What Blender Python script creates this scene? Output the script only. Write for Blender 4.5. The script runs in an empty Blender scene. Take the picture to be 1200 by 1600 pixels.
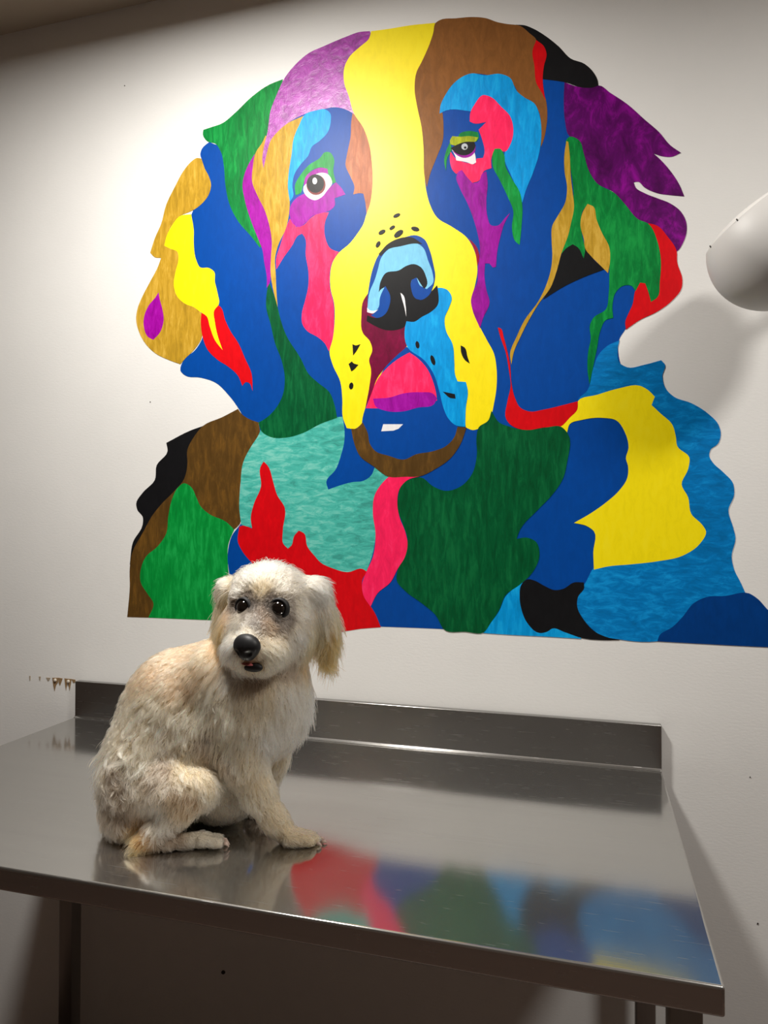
import bpy, bmesh, math, random
import numpy as np
from mathutils import Vector, Matrix, kdtree

random.seed(7)
rng = np.random.default_rng(7)
scene = bpy.context.scene
COL = scene.collection

# ------------------------------------------------------------------ camera
TZ = 0.95                                   # height of the steel table top
FPX, YAW, PITCH, ROLL = 1121.07, 0.278, 0.0142, 0.0032
CAM = np.array([1.3804, -1.7181, 0.5468 + TZ])
FW = np.array([-math.sin(YAW) * math.cos(PITCH), math.cos(YAW) * math.cos(PITCH), math.sin(PITCH)])
_r0 = np.array([math.cos(YAW), math.sin(YAW), 0.0])
_u0 = np.cross(_r0, FW)
RT = _r0 * math.cos(ROLL) + _u0 * math.sin(ROLL)
UP = -_r0 * math.sin(ROLL) + _u0 * math.cos(ROLL)

cam_d = bpy.data.cameras.new('camera')
cam_d.sensor_fit = 'VERTICAL'
cam_d.sensor_height = 36.0
cam_d.sensor_width = 27.0
cam_d.lens = FPX * 36.0 / 1600.0
cam_d.clip_start = 0.05
cam = bpy.data.objects.new('camera', cam_d)
COL.objects.link(cam)
M = Matrix((( RT[0], UP[0], -FW[0], CAM[0]), (RT[1], UP[1], -FW[1], CAM[1]), (RT[2], UP[2], -FW[2], CAM[2]), (0, 0, 0, 1)))
cam.matrix_world = M
scene.camera = cam

# ------------------------------------------------------------------ world and lights
w = bpy.data.worlds.new('world')
scene.world = w
w.use_nodes = True
w.node_tree.nodes['Background'].inputs[0].default_value = (0.02, 0.018, 0.016, 1)
w.node_tree.nodes['Background'].inputs[1].default_value = 1.0

CEIL = 1.991 + TZ
LIGHTS = [  # x, y, radius, watts, spread
    (0.52, -0.84, 0.12, 36.0, 180.0),
    (2.45, -1.25, 0.17, 25.0, 170.0),
]
for i, (lx, ly, lr, lw, sp) in enumerate(LIGHTS):
    ld = bpy.data.lights.new('downlight', 'AREA')
    ld.shape = 'DISK'
    ld.size = 2 * lr
    ld.energy = lw
    ld.color = (1.0, 0.96, 0.905)
    ld.spread = math.radians(sp)
    lo = bpy.data.objects.new('downlight', ld)
    lo.location = (lx, ly, CEIL - 0.074)
    COL.objects.link(lo)

vs = scene.view_settings
vs.view_transform = 'Standard'
vs.look = 'None'
vs.gamma = 1.0
vs.use_curve_mapping = False
vs.exposure = 0.16


# ------------------------------------------------------------------ helpers
def lin(c):
    c = c / 255.0
    return c / 12.92 if c <= 0.04045 else ((c + 0.055) / 1.055) ** 2.4


def rgb(r, g, b):
    return (lin(r), lin(g), lin(b), 1.0)


def tag(o, label=None, cat=None, group=None, kind=None):
    if label: o['label'] = label
    if cat: o['category'] = cat
    if group: o['group'] = group
    if kind: o['kind'] = kind
    return o


def empty(name, loc=(0, 0, 0)):
    o = bpy.data.objects.new(name, None)
    o.location = loc
    o.empty_display_size = 0.05
    COL.objects.link(o)
    return o


def link(name, me, mat=None, parent=None):
    o = bpy.data.objects.new(name, me)
    COL.objects.link(o)
    if mat: me.materials.append(mat)
    if parent:
        o.parent = parent
        o.matrix_parent_inverse = Matrix.Translation(parent.location).inverted()
    return o


def bm_obj(name, bm, mat, parent=None, smooth=False):
    me = bpy.data.meshes.new(name)
    bm.normal_update()
    bm.to_mesh(me)
    bm.free()
    if smooth == 'bevel':                     # only the rounded edges are smooth, the big faces stay flat
        big = max(p.area for p in me.polygons) * 0.02
        for p in me.polygons: p.use_smooth = p.area < big
    elif smooth:
        for p in me.polygons: p.use_smooth = True
    return link(name, me, mat, parent)


def box_bm(x0, x1, y0, y1, z0, z1, bev=0.0, seg=3):
    bm = bmesh.new()
    bmesh.ops.create_cube(bm, size=1.0)
    for v in bm.verts:
        v.co = Vector((x0 + (v.co.x + .5) * (x1 - x0), y0 + (v.co.y + .5) * (y1 - y0), z0 + (v.co.z + .5) * (z1 - z0)))
    if bev:
        bmesh.ops.bevel(bm, geom=list(bm.edges), offset=bev, segments=seg, profile=0.5, affect='EDGES')
    return bm


def lathe_bm(profile, seg=48, origin=(0, 0, 0), axis=(0, 0, 1)):
    """profile: list of (radius, height along axis)"""
    bm = bmesh.new()
    q = Vector((0, 0, 1)).rotation_difference(Vector(axis).normalized())
    rings = []
    for (rad, h) in profile:
        if rad < 1e-6:
            rings.append([bm.verts.new(q @ Vector((0, 0, h)) + Vector(origin))])
        else:
            rings.append([bm.verts.new(q @ Vector((rad * math.cos(2 * math.pi * k / seg), rad * math.sin(2 * math.pi * k / seg), h)) + Vector(origin)) for k in range(seg)])
    for a, b in zip(rings[:-1], rings[1:]):
        for k in range(seg):
            k2 = (k + 1) % seg
            if len(a) == 1 and len(b) == 1: continue
            if len(a) == 1: bm.faces.new((a[0], b[k], b[k2]))
            elif len(b) == 1: bm.faces.new((a[k2], a[k], b[0]))
            else: bm.faces.new((a[k2], a[k], b[k], b[k2]))
    bmesh.ops.recalc_face_normals(bm, faces=bm.faces)
    return bm


def tube_bm(pts, rad, seg=16):
    bm = bmesh.new()
    pts = [Vector(p) for p in pts]
    prev = None
    rings = []
    for i, p in enumerate(pts):
        t = (pts[min(i + 1, len(pts) - 1)] - pts[max(i - 1, 0)]).normalized()
        if prev is None:
            a = t.orthogonal().normalized()
        else:
            a = (prev - t * prev.dot(t)).normalized()
        prev = a
        b = t.cross(a)
        rr = rad[i] if isinstance(rad, (list, tuple)) else rad
        rings.append([bm.verts.new(p + (a * math.cos(2 * math.pi * k / seg) + b * math.sin(2 * math.pi * k / seg)) * rr) for k in range(seg)])
    for a, b in zip(rings[:-1], rings[1:]):
        for k in range(seg):
            k2 = (k + 1) % seg
            bm.faces.new((a[k], a[k2], b[k2], b[k]))
    bm.faces.new(rings[0][::-1]); bm.faces.new(rings[-1])
    bmesh.ops.recalc_face_normals(bm, faces=bm.faces)
    return bm


def nodes_of(name):
    m = bpy.data.materials.new(name)
    m.use_nodes = True
    nt = m.node_tree
    b = nt.nodes['Principled BSDF']
    return m, nt, b


def coords(nt, scale=(1, 1, 1), rot=(0, 0, 0)):
    tc = nt.nodes.new('ShaderNodeTexCoord')
    mp = nt.nodes.new('ShaderNodeMapping')
    mp.inputs['Scale'].default_value = scale
    mp.inputs['Rotation'].default_value = rot
    nt.links.new(tc.outputs['Object'], mp.inputs['Vector'])
    return mp.outputs['Vector']


def noise(nt, vec, scale, detail=4.0, rough=0.55, dist=0.0):
    n = nt.nodes.new('ShaderNodeTexNoise')
    n.inputs['Scale'].default_value = scale
    n.inputs['Detail'].default_value = detail
    n.inputs['Roughness'].default_value = rough
    n.inputs['Distortion'].default_value = dist
    nt.links.new(vec, n.inputs['Vector'])
    return n.outputs['Fac']


def ramp(nt, fac, stops):
    r = nt.nodes.new('ShaderNodeValToRGB')
    e = r.color_ramp.elements
    while len(e) < len(stops): e.new(0.5)
    for k, (p, c) in enumerate(stops):
        e[k].position = p
        e[k].color = c
    nt.links.new(fac, r.inputs['Fac'])
    return r.outputs['Color']


def bump(nt, b, h, strength, dist=0.002):
    n = nt.nodes.new('ShaderNodeBump')
    n.inputs['Strength'].default_value = strength
    n.inputs['Distance'].default_value = dist
    nt.links.new(h, n.inputs['Height'])
    nt.links.new(n.outputs['Normal'], b.inputs['Normal'])


def plain(name, col, rough=0.5, metal=0.0, coat=0.0):
    m, nt, b = nodes_of(name)
    b.inputs['Base Color'].default_value = col
    b.inputs['Roughness'].default_value = rough
    b.inputs['Metallic'].default_value = metal
    b.inputs['Coat Weight'].default_value = coat
    return m


def shade(c, k):
    return (min(1, c[0] * k), min(1, c[1] * k), min(1, c[2] * k), 1)


# ------------------------------------------------------------------ materials of the setting
def wall_material():
    m, nt, b = nodes_of('white_wall_paint')
    v = coords(nt)
    n1 = noise(nt, v, 2.2, 5, 0.6)
    c = ramp(nt, n1, [(0.3, rgb(226, 225, 222)), (0.7, rgb(233, 232, 229))])
    nt.links.new(c, b.inputs['Base Color'])
    b.inputs['Roughness'].default_value = 0.55
    v2 = coords(nt, (1, 1, 2.5))
    bump(nt, b, noise(nt, v2, 90, 4, 0.6), 0.18, 0.0015)
    return m


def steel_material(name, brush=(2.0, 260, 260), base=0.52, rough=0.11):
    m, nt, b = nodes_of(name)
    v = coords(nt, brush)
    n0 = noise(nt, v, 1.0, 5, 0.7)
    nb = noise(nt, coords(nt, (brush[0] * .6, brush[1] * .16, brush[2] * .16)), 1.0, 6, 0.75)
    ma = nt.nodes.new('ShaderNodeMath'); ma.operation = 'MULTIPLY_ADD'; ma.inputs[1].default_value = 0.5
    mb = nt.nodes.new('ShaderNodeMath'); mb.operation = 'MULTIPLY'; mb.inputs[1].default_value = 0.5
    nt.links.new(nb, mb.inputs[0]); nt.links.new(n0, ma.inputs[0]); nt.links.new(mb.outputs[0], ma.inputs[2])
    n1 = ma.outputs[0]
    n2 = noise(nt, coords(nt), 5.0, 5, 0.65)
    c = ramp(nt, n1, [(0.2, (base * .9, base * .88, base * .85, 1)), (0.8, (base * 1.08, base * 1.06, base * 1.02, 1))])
    nt.links.new(c, b.inputs['Base Color'])
    b.inputs['Metallic'].default_value = 1.0
    mx = nt.nodes.new('ShaderNodeMapRange')
    mx.inputs['From Min'].default_value = 0.3
    mx.inputs['From Max'].default_value = 0.7
    mx.inputs['To Min'].default_value = rough * 0.85
    mx.inputs['To Max'].default_value = rough * 1.25
    nt.links.new(n2, mx.inputs['Value'])
    # short fine scratches
    sc_ = [ramp(nt, noise(nt, coords(nt, sc, (0, 0, rz)), 1.0, 2, 0.5), [(0.715, (0, 0, 0, 1)), (0.75, (1, 1, 1, 1))]) for sc, rz in (((14, 480, 480), 0.05), ((20, 520, 520), -0.22), ((9, 430, 430), 0.5))]
    acc = None
    for c_ in sc_:
        if acc is None: acc = c_
        else:
            a_ = nt.nodes.new('ShaderNodeMath'); a_.operation = 'MAXIMUM'
            nt.links.new(acc, a_.inputs[0]); nt.links.new(c_, a_.inputs[1]); acc = a_.outputs[0]
    rr_ = nt.nodes.new('ShaderNodeMath'); rr_.operation = 'MULTIPLY_ADD'; rr_.inputs[1].default_value = 0.22
    nt.links.new(acc, rr_.inputs[0]); nt.links.new(mx.outputs['Result'], rr_.inputs[2])
    nt.links.new(rr_.outputs[0], b.inputs['Roughness'])
    bump(nt, b, n1, 0.10, 0.0004)
    # a second, broader lobe: the worn, wiped surface spreads part of the reflection
    b2 = nt.nodes.new('ShaderNodeBsdfPrincipled')
    b2.inputs['Metallic'].default_value = 1.0
    b2.inputs['Roughness'].default_value = 0.5
    nt.links.new(c, b2.inputs['Base Color'])
    mixs = nt.nodes.new('ShaderNodeMixShader')
    mixs.inputs[0].default_value = 0.17
    nt.links.new(b.outputs[0], mixs.inputs[1]); nt.links.new(b2.outputs[0], mixs.inputs[2])
    nt.links.new(mixs.outputs[0], nt.nodes['Material Output'].inputs['Surface'])
    return m


MAT_WALL = wall_material()
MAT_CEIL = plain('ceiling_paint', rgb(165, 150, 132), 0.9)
MAT_FLOOR = plain('floor_tiles', rgb(88, 70, 61), 0.45)
MAT_DARKWALL = plain('brown_wall_paint', rgb(122, 106, 95), 0.7)
MAT_STEEL = steel_material('brushed_steel')
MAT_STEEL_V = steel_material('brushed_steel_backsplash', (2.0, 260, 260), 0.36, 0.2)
MAT_LEG = steel_material('leg_steel', (260, 260, 2.0), 0.34, 0.35)

# ------------------------------------------------------------------ the room
X0, X1, Y0 = -1.9, 3.6, -3.9


def struct(name, bm, mat, label):
    return tag(bm_obj(name, bm, mat), label, None, None, 'structure')


wall_back = struct('wall_back', box_bm(X0, X1, 0.0, 0.1, 0, CEIL), MAT_WALL, 'white painted wall behind the table and mural')
struct('floor', box_bm(X0, X1, Y0, 0, -0.1, 0.0), MAT_FLOOR, 'dark reddish brown floor')
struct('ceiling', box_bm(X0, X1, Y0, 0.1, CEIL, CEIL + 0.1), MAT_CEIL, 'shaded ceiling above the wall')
struct('wall_left', box_bm(X0 - 0.1, X0, Y0, 0.1, 0, CEIL), MAT_DARKWALL, 'side wall of the room')
struct('wall_right', box_bm(X1, X1 + 0.1, Y0, 0.1, 0, CEIL), MAT_DARKWALL, 'side wall of the room at the lamp end')
struct('wall_front', box_bm(X0 - .1, X1 + .1, Y0 - 0.1, Y0, 0, CEIL), MAT_DARKWALL, 'wall behind the viewer')

# ceiling downlights (above the frame)
MAT_TRIM = plain('lamp_trim', rgb(230, 228, 222), 0.4)
m_dif, nt, b = nodes_of('lamp_diffuser')
b.inputs['Base Color'].default_value = (0.9, 0.88, 0.84, 1)
b.inputs['Emission Color'].default_value = (1.0, 0.93, 0.83, 1)
b.inputs['Emission Strength'].default_value = 4.0
for i, (lx, ly, lr, lw, sp) in enumerate(LIGHTS):
    e = empty('ceiling_light', (lx, ly, CEIL))
    tag(e, ['round ceiling light above the steel table', 'round ceiling light near the lamp end of the room'][i], 'ceiling light')
    bm_obj('housing', lathe_bm([(lr * 0.9, 0.0), (lr * 1.12, -0.004), (lr * 1.15, -0.06), (lr * 1.1, -0.072), (lr * 1.03, -0.072), (lr * 1.03, -0.062)], 48, (lx, ly, CEIL)), MAT_TRIM, e, True)
    bm_obj('diffuser', lathe_bm([(0, -0.064), (lr * 1.03, -0.064)], 48, (lx, ly, CEIL)), m_dif, e)


# ------------------------------------------------------------------ pixel -> place
def ray(px, py):
    return FW + RT * ((px - 600.0) / FPX) + UP * ((800.0 - py) / FPX)


def on_y(px, py, y):
    d = ray(px, py)
    return CAM + d * ((y - CAM[1]) / d[1])


def V(px, py, dep):
    return CAM + ray(px, py) * dep


# ------------------------------------------------------------------ steel table
W_T, D_T = 1.535, 0.787
APR = 0.037
tbl = empty('steel_table', (W_T / 2, -D_T / 2, 0))
tag(tbl, 'brushed stainless steel table with backsplash, the dog sits on it', 'table')
bm_obj('tabletop', box_bm(0, W_T, -D_T, -0.004, TZ - APR, TZ, 0.004, 4), MAT_STEEL, tbl, 'bevel')
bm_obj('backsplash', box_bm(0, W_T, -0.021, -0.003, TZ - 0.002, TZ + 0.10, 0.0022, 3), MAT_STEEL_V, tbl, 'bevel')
# coved weld line where the backsplash meets the top
bm = bmesh.new()
prof = [(-0.0205, 0.0055), (-0.0225, 0.0030), (-0.0265, 0.0006), (-0.0265, -0.001), (-0.0205, -0.001)]
ra = [bm.verts.new((0.001, p[0], TZ + p[1])) for p in prof]
rb = [bm.verts.new((W_T - 0.001, p[0], TZ + p[1])) for p in prof]
for k in range(len(prof)):
    k2 = (k + 1) % len(prof)
    bm.faces.new((ra[k], ra[k2], rb[k2], rb[k]))
bm.faces.new(ra[::-1]); bm.faces.new(rb)
bmesh.ops.recalc_face_normals(bm, faces=bm.faces)
bm_obj('cove_seam', bm, MAT_STEEL, tbl)
for (lx, ly) in ((0.02, -0.10), (W_T - 0.06, -0.10), (0.02, -D_T + 0.03), (W_T - 0.06, -D_T + 0.03)):
    lg = bm_obj('leg', box_bm(lx, lx + 0.04, ly, ly + 0.04, 0.03, TZ - APR + 0.001, 0.003, 2), MAT_LEG, tbl, True)
    ft = bm_obj('foot', lathe_bm([(0, 0), (0.02, 0), (0.022, 0.006), (0.014, 0.018), (0.012, 0.034), (0, 0.034)], 20, (lx + .02, ly + .02, 0)), plain('foot_rubber', rgb(25, 25, 25), .6), None, True)
    ft.parent = lg


# ------------------------------------------------------------------ mural
def paint(name, col, var=0.12, stroke=(14, 1, 5), rot=0.0, rough=0.42, rough_bump=0.4, second=None, spec=0.16):
    m, nt, b = nodes_of('paint_' + name)
    v = coords(nt, (stroke[0], 1, stroke[2]), (0, rot, 0))
    n = noise(nt, v, 5.0, 6, 0.7, 0.6)
    n2 = noise(nt, coords(nt), 4.0, 4, 0.55)
    mxn = nt.nodes.new('ShaderNodeMath'); mxn.operation = 'MULTIPLY_ADD'
    nt.links.new(n, mxn.inputs[0]); mxn.inputs[1].default_value = 0.7
    mm = nt.nodes.new('ShaderNodeMath'); mm.operation = 'MULTIPLY'; mm.inputs[1].default_value = 0.3
    nt.links.new(n2, mm.inputs[0]); nt.links.new(mm.outputs[0], mxn.inputs[2])
    c2 = second or shade(col, 1 + var * 1.6)
    c = ramp(nt, mxn.outputs[0], [(0.38, shade(col, 1 - var * 1.3)), (0.5, col), (0.62, c2)])
    nt.links.new(c, b.inputs['Base Color'])
    b.inputs['Roughness'].default_value = rough
    b.inputs['Specular IOR Level'].default_value = spec
    if rough_bump: bump(nt, b, n, rough_bump, 0.0012)
    return m


P = {
    'blue': paint('blue', rgb(0, 68, 152), 0.06, rough_bump=0.08),
    'shaded_blue': paint('shaded_blue', rgb(0, 58, 128), 0.08, rough_bump=0.08),  # the mural's blue, darkened in colour for the dimmer light at lower right
    'yellow': paint('yellow', rgb(250, 228, 0), 0.05, rough_bump=0.1, spec=0.35, second=rgb(250, 230, 20)),
    'lilac': paint('lilac', rgb(150, 30, 150), 0.3, (9, 1, 9), 0.4, 0.36, 0.9, rgb(175, 60, 175), 0.6),
    'magenta': paint('magenta', rgb(150, 5, 148), 0.22, (12, 1, 4), 0.3, second=rgb(165, 20, 165)),
    'purple': paint('purple', rgb(92, 4, 96), 0.35, (5, 1, 3), 0.7, second=rgb(140, 8, 142)),
    'green': paint('green', rgb(0, 122, 52), 0.25, (14, 1, 3), 0.5, second=rgb(20, 150, 66)),
    'lightgreen': paint('light_green', rgb(5, 140, 55), 0.18, (16, 1, 3), 0.1, second=rgb(25, 165, 75)),
    'darkgreen': paint('dark_green', rgb(0, 84, 44), 0.25, (16, 1, 3), 0.75, second=rgb(12, 104, 56)),
    'gold': paint('gold', rgb(184, 144, 40), 0.22, (16, 1, 3), 0.25, second=rgb(206, 166, 66), rough_bump=0.5),
    'sky': paint('sky_blue', rgb(0, 150, 222), 0.16, (14, 1, 3), 0.3, second=rgb(20, 172, 236)),
    'ocean': paint('ocean_blue', rgb(0, 120, 192), 0.2, (5, 1, 14), 0.25, second=rgb(15, 150, 222)),
    'pale': paint('pale_blue', rgb(120, 192, 226), 0.08),
    'copper': paint('copper', rgb(178, 104, 66), 0.2, (16, 1, 3), 0.0, second=rgb(200, 130, 86)),
    'pink': paint('pink', rgb(252, 34, 92), 0.12, (10, 1, 3), 0.2, second=rgb(255, 60, 115)),
    'red': paint('red', rgb(208, 6, 18), 0.08, rough_bump=0.12),
    'maroon': paint('maroon', rgb(112, 2, 52), 0.25, (6, 1, 3), 0.6),
    'brown': paint('brown', rgb(132, 84, 40), 0.12, (10, 1, 4), 0.5, rough_bump=0.3),
    'umber': paint('umber', rgb(88, 62, 26), 0.18, (12, 1, 3), 0.4, second=rgb(112, 78, 30), rough_bump=0.3),
    'olive': paint('olive', rgb(150, 160, 20), 0.25),
    'teal': paint('turquoise', rgb(72, 182, 168), 0.28, (5, 1, 16), 0.6, 0.5, 0.5, rgb(124, 204, 190)),
    'black': paint('black', rgb(20, 20, 22), 0.1, rough_bump=0.1),
    'white': paint('white', rgb(232, 230, 232), 0.03, rough_bump=0.05),
    'iris': paint('iris', rgb(120, 50, 48), 0.2, rough_bump=0.05),
    'grey': paint('grey', rgb(180, 185, 190), 0.1),
    'crimson': paint('crimson', rgb(150, 4, 50), 0.1),
}


def smooth_poly(pts, n=5, corner=62):
    pts = [np.array(p[:2], float) for p in pts]
    N = len(pts)
    cor = []
    for i in range(N):
        a = pts[i] - pts[i - 1]; b_ = pts[(i + 1) % N] - pts[i]
        ang = abs(math.degrees(math.atan2(a[0] * b_[1] - a[1] * b_[0], float(a @ b_))))
        cor.append(ang > corner)
    out = []
    for i in range(N):
        p0, p1, p2, p3 = pts[i - 1], pts[i], pts[(i + 1) % N], pts[(i + 2) % N]
        if cor[i]: p0 = p1 * 1.0 - (p2 - p1) * 0.5
        if cor[(i + 1) % N]: p3 = p2 + (p2 - p1) * 0.5
        # centripetal-like tangents with clamped length
        L = np.linalg.norm(p2 - p1)
        def tang(a, b, c):
            d1 = np.linalg.norm(b - a) + 1e-6; d2 = np.linalg.norm(c - b) + 1e-6
            t = ((b - a) / d1 * d2 + (c - b) / d2 * d1) / (d1 + d2)
            return t * L
        m1 = tang(p0, p1, p2); m2 = tang(p1, p2, p3)
        k = max(2, min(n, int(L / 3)))
        for s in range(k):
            t = s / k
            h00 = 2 * t ** 3 - 3 * t ** 2 + 1; h10 = t ** 3 - 2 * t ** 2 + t
            h01 = -2 * t ** 3 + 3 * t ** 2; h11 = t ** 3 - t ** 2
            out.append(h00 * p1 + h10 * m1 + h01 * p2 + h11 * m2)
    return out


mural = empty('dog_mural', (0.85, 0, TZ + 0.283))
tag(mural, 'large multicoloured dog head mural painted on the white wall', 'mural')
LAYER = [0]


def patch(name, col, pts, smooth=True, corner=62):
    """a coat of paint on the wall: a thin solid with its outline at the traced place"""
    q = smooth_poly(pts, corner=corner) if smooth else [np.array(p, float) for p in pts]
    LAYER[0] += 1
    y = -(0.0006 + LAYER[0] * 0.000016)
    f = [on_y(p[0], p[1], 0.0) for p in q]
    n = len(f)
    vs_ = [(p[0], y, p[2]) for p in f] + [(p[0], 0.0, p[2]) for p in f]
    area = sum(f[i][0] * f[(i + 1) % n][2] - f[(i + 1) % n][0] * f[i][2] for i in range(n))
    front = list(range(n)) if area > 0 else list(range(n - 1, -1, -1))
    faces = [front]
    for i in range(n):
        a, b_ = front[i], front[(i + 1) % n]
        faces.append([b_, a, a + n, b_ + n])
    me = bpy.data.meshes.new(name)
    me.from_pydata(vs_, [], faces)
    me.update()
    return link(name, me, P[col], mural)


def ell(cx, cy, rx, ry, ang=0, n=20):
    a = math.radians(ang)
    return [(cx + rx * math.cos(t) * math.cos(a) - ry * math.sin(t) * math.sin(a), cy + rx * math.cos(t) * math.sin(a) + ry * math.sin(t) * math.cos(a)) for t in [2 * math.pi * k / n for k in range(n)]]




patch('blue_ground', 'blue', [(327,222),(316,232),(313,241),(316,252),(318,300),(305,322),(296,345),(296,420),(312,480),(317,526),(305,547),(290,560),(283,571),(282,579),(290,587),(313,590),(337,598),(357,617),(372,637),(382,655),(387,700),(378,760),(378,815),(362,838),(356,865),(359,903),(364,965),(450,974),(595,979),(695,983),(757,987),(800,990),(900,993),(990,995),(1060,945),(1100,890),(1110,800),(1090,720),(1050,640),(1020,600),(975,580),(966,550),(967,532),(977,515),(1000,480),(1040,440),(1020,380),(1000,345),(960,305),(915,250),(900,160),(880,125),(850,100),(835,66),(800,45),(740,36),(690,40),(640,50),(585,60),(540,70),(480,100),(440,150),(400,170),(350,205),(342,228)])
patch('black_patch', 'black', [(322,664),(297,673),(260,692),(262,705),(245,727),(242,750),(223,770),(213,787),(215,797),(223,807),(223,820),(208,847),(203,882),(215,870),(250,810),(300,740),(305,690),(325,672)])
patch('umber_patch', 'umber', [(372,639),(347,652),(318,665),(303,683),(293,703),(293,727),(288,748),(270,770),(253,787),(240,803),(223,833),(207,863),(203,887),(203,917),(199,964),(233,965),(245,940),(290,860),(340,830),(366,827),(375,818),(374,787),(376,753),(382,723),(397,693),(406,677),(404,660),(390,655),(378,647)])
patch('green_patch', 'lightgreen', [(288,755),(278,762),(270,777),(263,807),(260,833),(247,853),(228,870),(220,890),(220,910),(230,927),(240,943),(232,965),(280,967),(333,969),(368,970),(362,930),(358,903),(356,877),(357,850),(366,827),(353,815),(327,803),(313,790),(307,777),(298,760)])
patch('red_patch', 'red', [(412,721),(407,730),(408,760),(397,787),(392,810),(394,826),(380,821),(374,823),(372,847),(380,863),(395,881),(410,900),(430,940),(450,976),(595,980),(587,960),(578,945),(567,923),(566,907),(573,892),(560,870),(500,840),(470,810),(440,760),(420,722)])
patch('turquoise_patch', 'teal', [(535,651),(538,667),(538,690),(533,711),(525,733),(510,753),(513,765),(533,758),(553,753),(566,752),(580,743),(586,729),(598,736),(609,745),(594,760),(585,777),(583,803),(587,833),(583,863),(573,893),(567,889),(543,894),(520,888),(500,878),(493,870),(480,853),(475,833),(467,829),(460,837),(455,853),(450,857),(443,850),(442,830),(445,793),(433,773),(427,753),(418,727),(412,721),(407,730),(408,760),(397,787),(392,810),(394,825),(377,820),(374,793),(376,757),(380,723),(393,697),(404,680),(410,665),(450,670),(500,655)])
patch('dark_green_patch', 'darkgreen', [(420,440),(417,457),(416,480),(423,507),(430,537),(440,563),(445,590),(442,617),(427,643),(410,657),(404,660),(408,673),(423,683),(447,684),(473,677),(500,663),(527,653),(523,633),(515,613),(497,598),(483,585),(470,560),(447,523),(437,493),(434,480),(427,457)])
patch('green_patch', 'green', [(442,124),(420,133),(393,152),(367,177),(347,193),(330,199),(318,203),(317,210),(324,221),(337,225),(345,237),(350,260),(352,287),(360,323),(373,347),(393,370),(406,387),(411,385),(410,360),(400,320),(390,290),(400,250),(420,215),(428,175),(440,140)])
patch('magenta_strip', 'magenta', [(398,241),(388,258),(382,273),(379,290),(382,310),(393,347),(405,377),(410,390),(413,410),(417,433),(417,450),(421,443),(423,423),(424,400),(425,380),(422,355),(412,320),(402,300),(396,277),(397,260)])
patch('gold_patch', 'gold', [(480,179),(457,189),(437,200),(423,218),(415,212),(410,223),(400,238),(395,263),(394,283),(403,307),(413,327),(422,357),(425,383),(424,395),(423,427),(427,453),(434,480),(432,453),(431,427),(430,403),(435,383),(447,357),(453,320),(451,283),(457,250),(459,227),(464,207)])
patch('lilac_patch', 'lilac', [(578,49),(563,50),(540,58),(507,72),(483,83),(460,103),(445,122),(433,147),(423,173),(418,207),(412,233),(410,250),(412,263),(417,240),(423,220),(437,203),(457,188),(480,177),(500,172),(527,168),(542,172),(552,178),(562,190),(565,170),(552,130),(552,100),(565,85),(582,65)])
patch('sky_blue_patch', 'sky', [(508,171),(493,173),(478,178),(467,197),(459,217),(456,240),(451,273),(450,293),(453,315),(458,308),(457,290),(460,273),(470,257),(482,243),(487,230),(500,220),(512,207),(517,190),(516,177)])
patch('copper_patch', 'copper', [(551,177),(549,190),(548,213),(542,243),(540,258),(548,277),(554,293),(552,304),(563,302),(568,303),(571,317),(573,336),(585,320),(592,270),(587,230),(570,190)])
patch('yellow_muzzle', 'yellow', [(680,36),(678,52),(672,70),(660,97),(652,113),(649,140),(653,167),(660,200),(662,233),(663,267),(666,297),(672,320),(683,340),(707,355),(730,372),(743,397),(746,423),(742,447),(737,467),(738,483),(748,507),(760,530),(772,553),(776,577),(776,603),(772,630),(767,650),(753,667),(738,672),(728,668),(725,640),(640,640),(570,655),(565,662),(555,670),(542,669),(536,653),(535,623),(532,597),(520,570),(515,550),(520,530),(523,500),(522,473),(517,453),(516,430),(520,410),(528,397),(547,380),(560,363),(568,350),(572,337),(578,320),(582,293),(581,253),(578,230),(568,200),(553,177),(545,150),(538,130),(539,103),(547,88),(563,73),(577,60),(580,49),(610,45),(640,40)])
patch('pink_patch', 'pink', [(453,342),(447,357),(437,387),(432,403),(432,421),(443,403),(457,383),(466,368),(472,365),(476,370),(478,400),(482,423),(482,447),(477,470),(472,490),(473,507),(480,517),(497,527),(508,537),(514,549),(520,528),(522,500),(521,473),(516,453),(515,430),(519,410),(530,394),(517,389),(508,370),(508,347),(514,332),(500,333),(487,340),(473,353),(463,355)])
patch('magenta_patch', 'magenta', [(477,302),(463,310),(455,320),(453,337),(458,350),(468,355),(478,348),(488,338),(503,333),(517,328),(523,322),(523,310),(540,304),(533,293),(525,285),(512,296),(500,306),(488,309)])
patch('green_eyelid', 'lightgreen', [(462,305),(461,290),(470,273),(483,258),(500,247),(508,238),(515,238),(522,248),(521,267),(525,285),(517,288),(512,270),(507,263),(490,265),(478,277),(473,293),(470,302)])
patch('eye_white', 'white', [(474,297),(479,283),(490,273),(503,269),(513,273),(519,287),(512,297),(503,308),(492,313),(482,309)])
patch('magenta_eyelid', 'magenta', [(475,291),(477,278),(488,267),(502,262),(512,264),(513,272),(503,270),(488,276),(480,286)])
patch('iris', 'iris', ell(494, 289, 15, 16))
patch('pupil', 'black', ell(493, 287, 13.5, 14.5))
patch('eye_glint', 'white', ell(492, 283, 3.6, 5.2))
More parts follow.
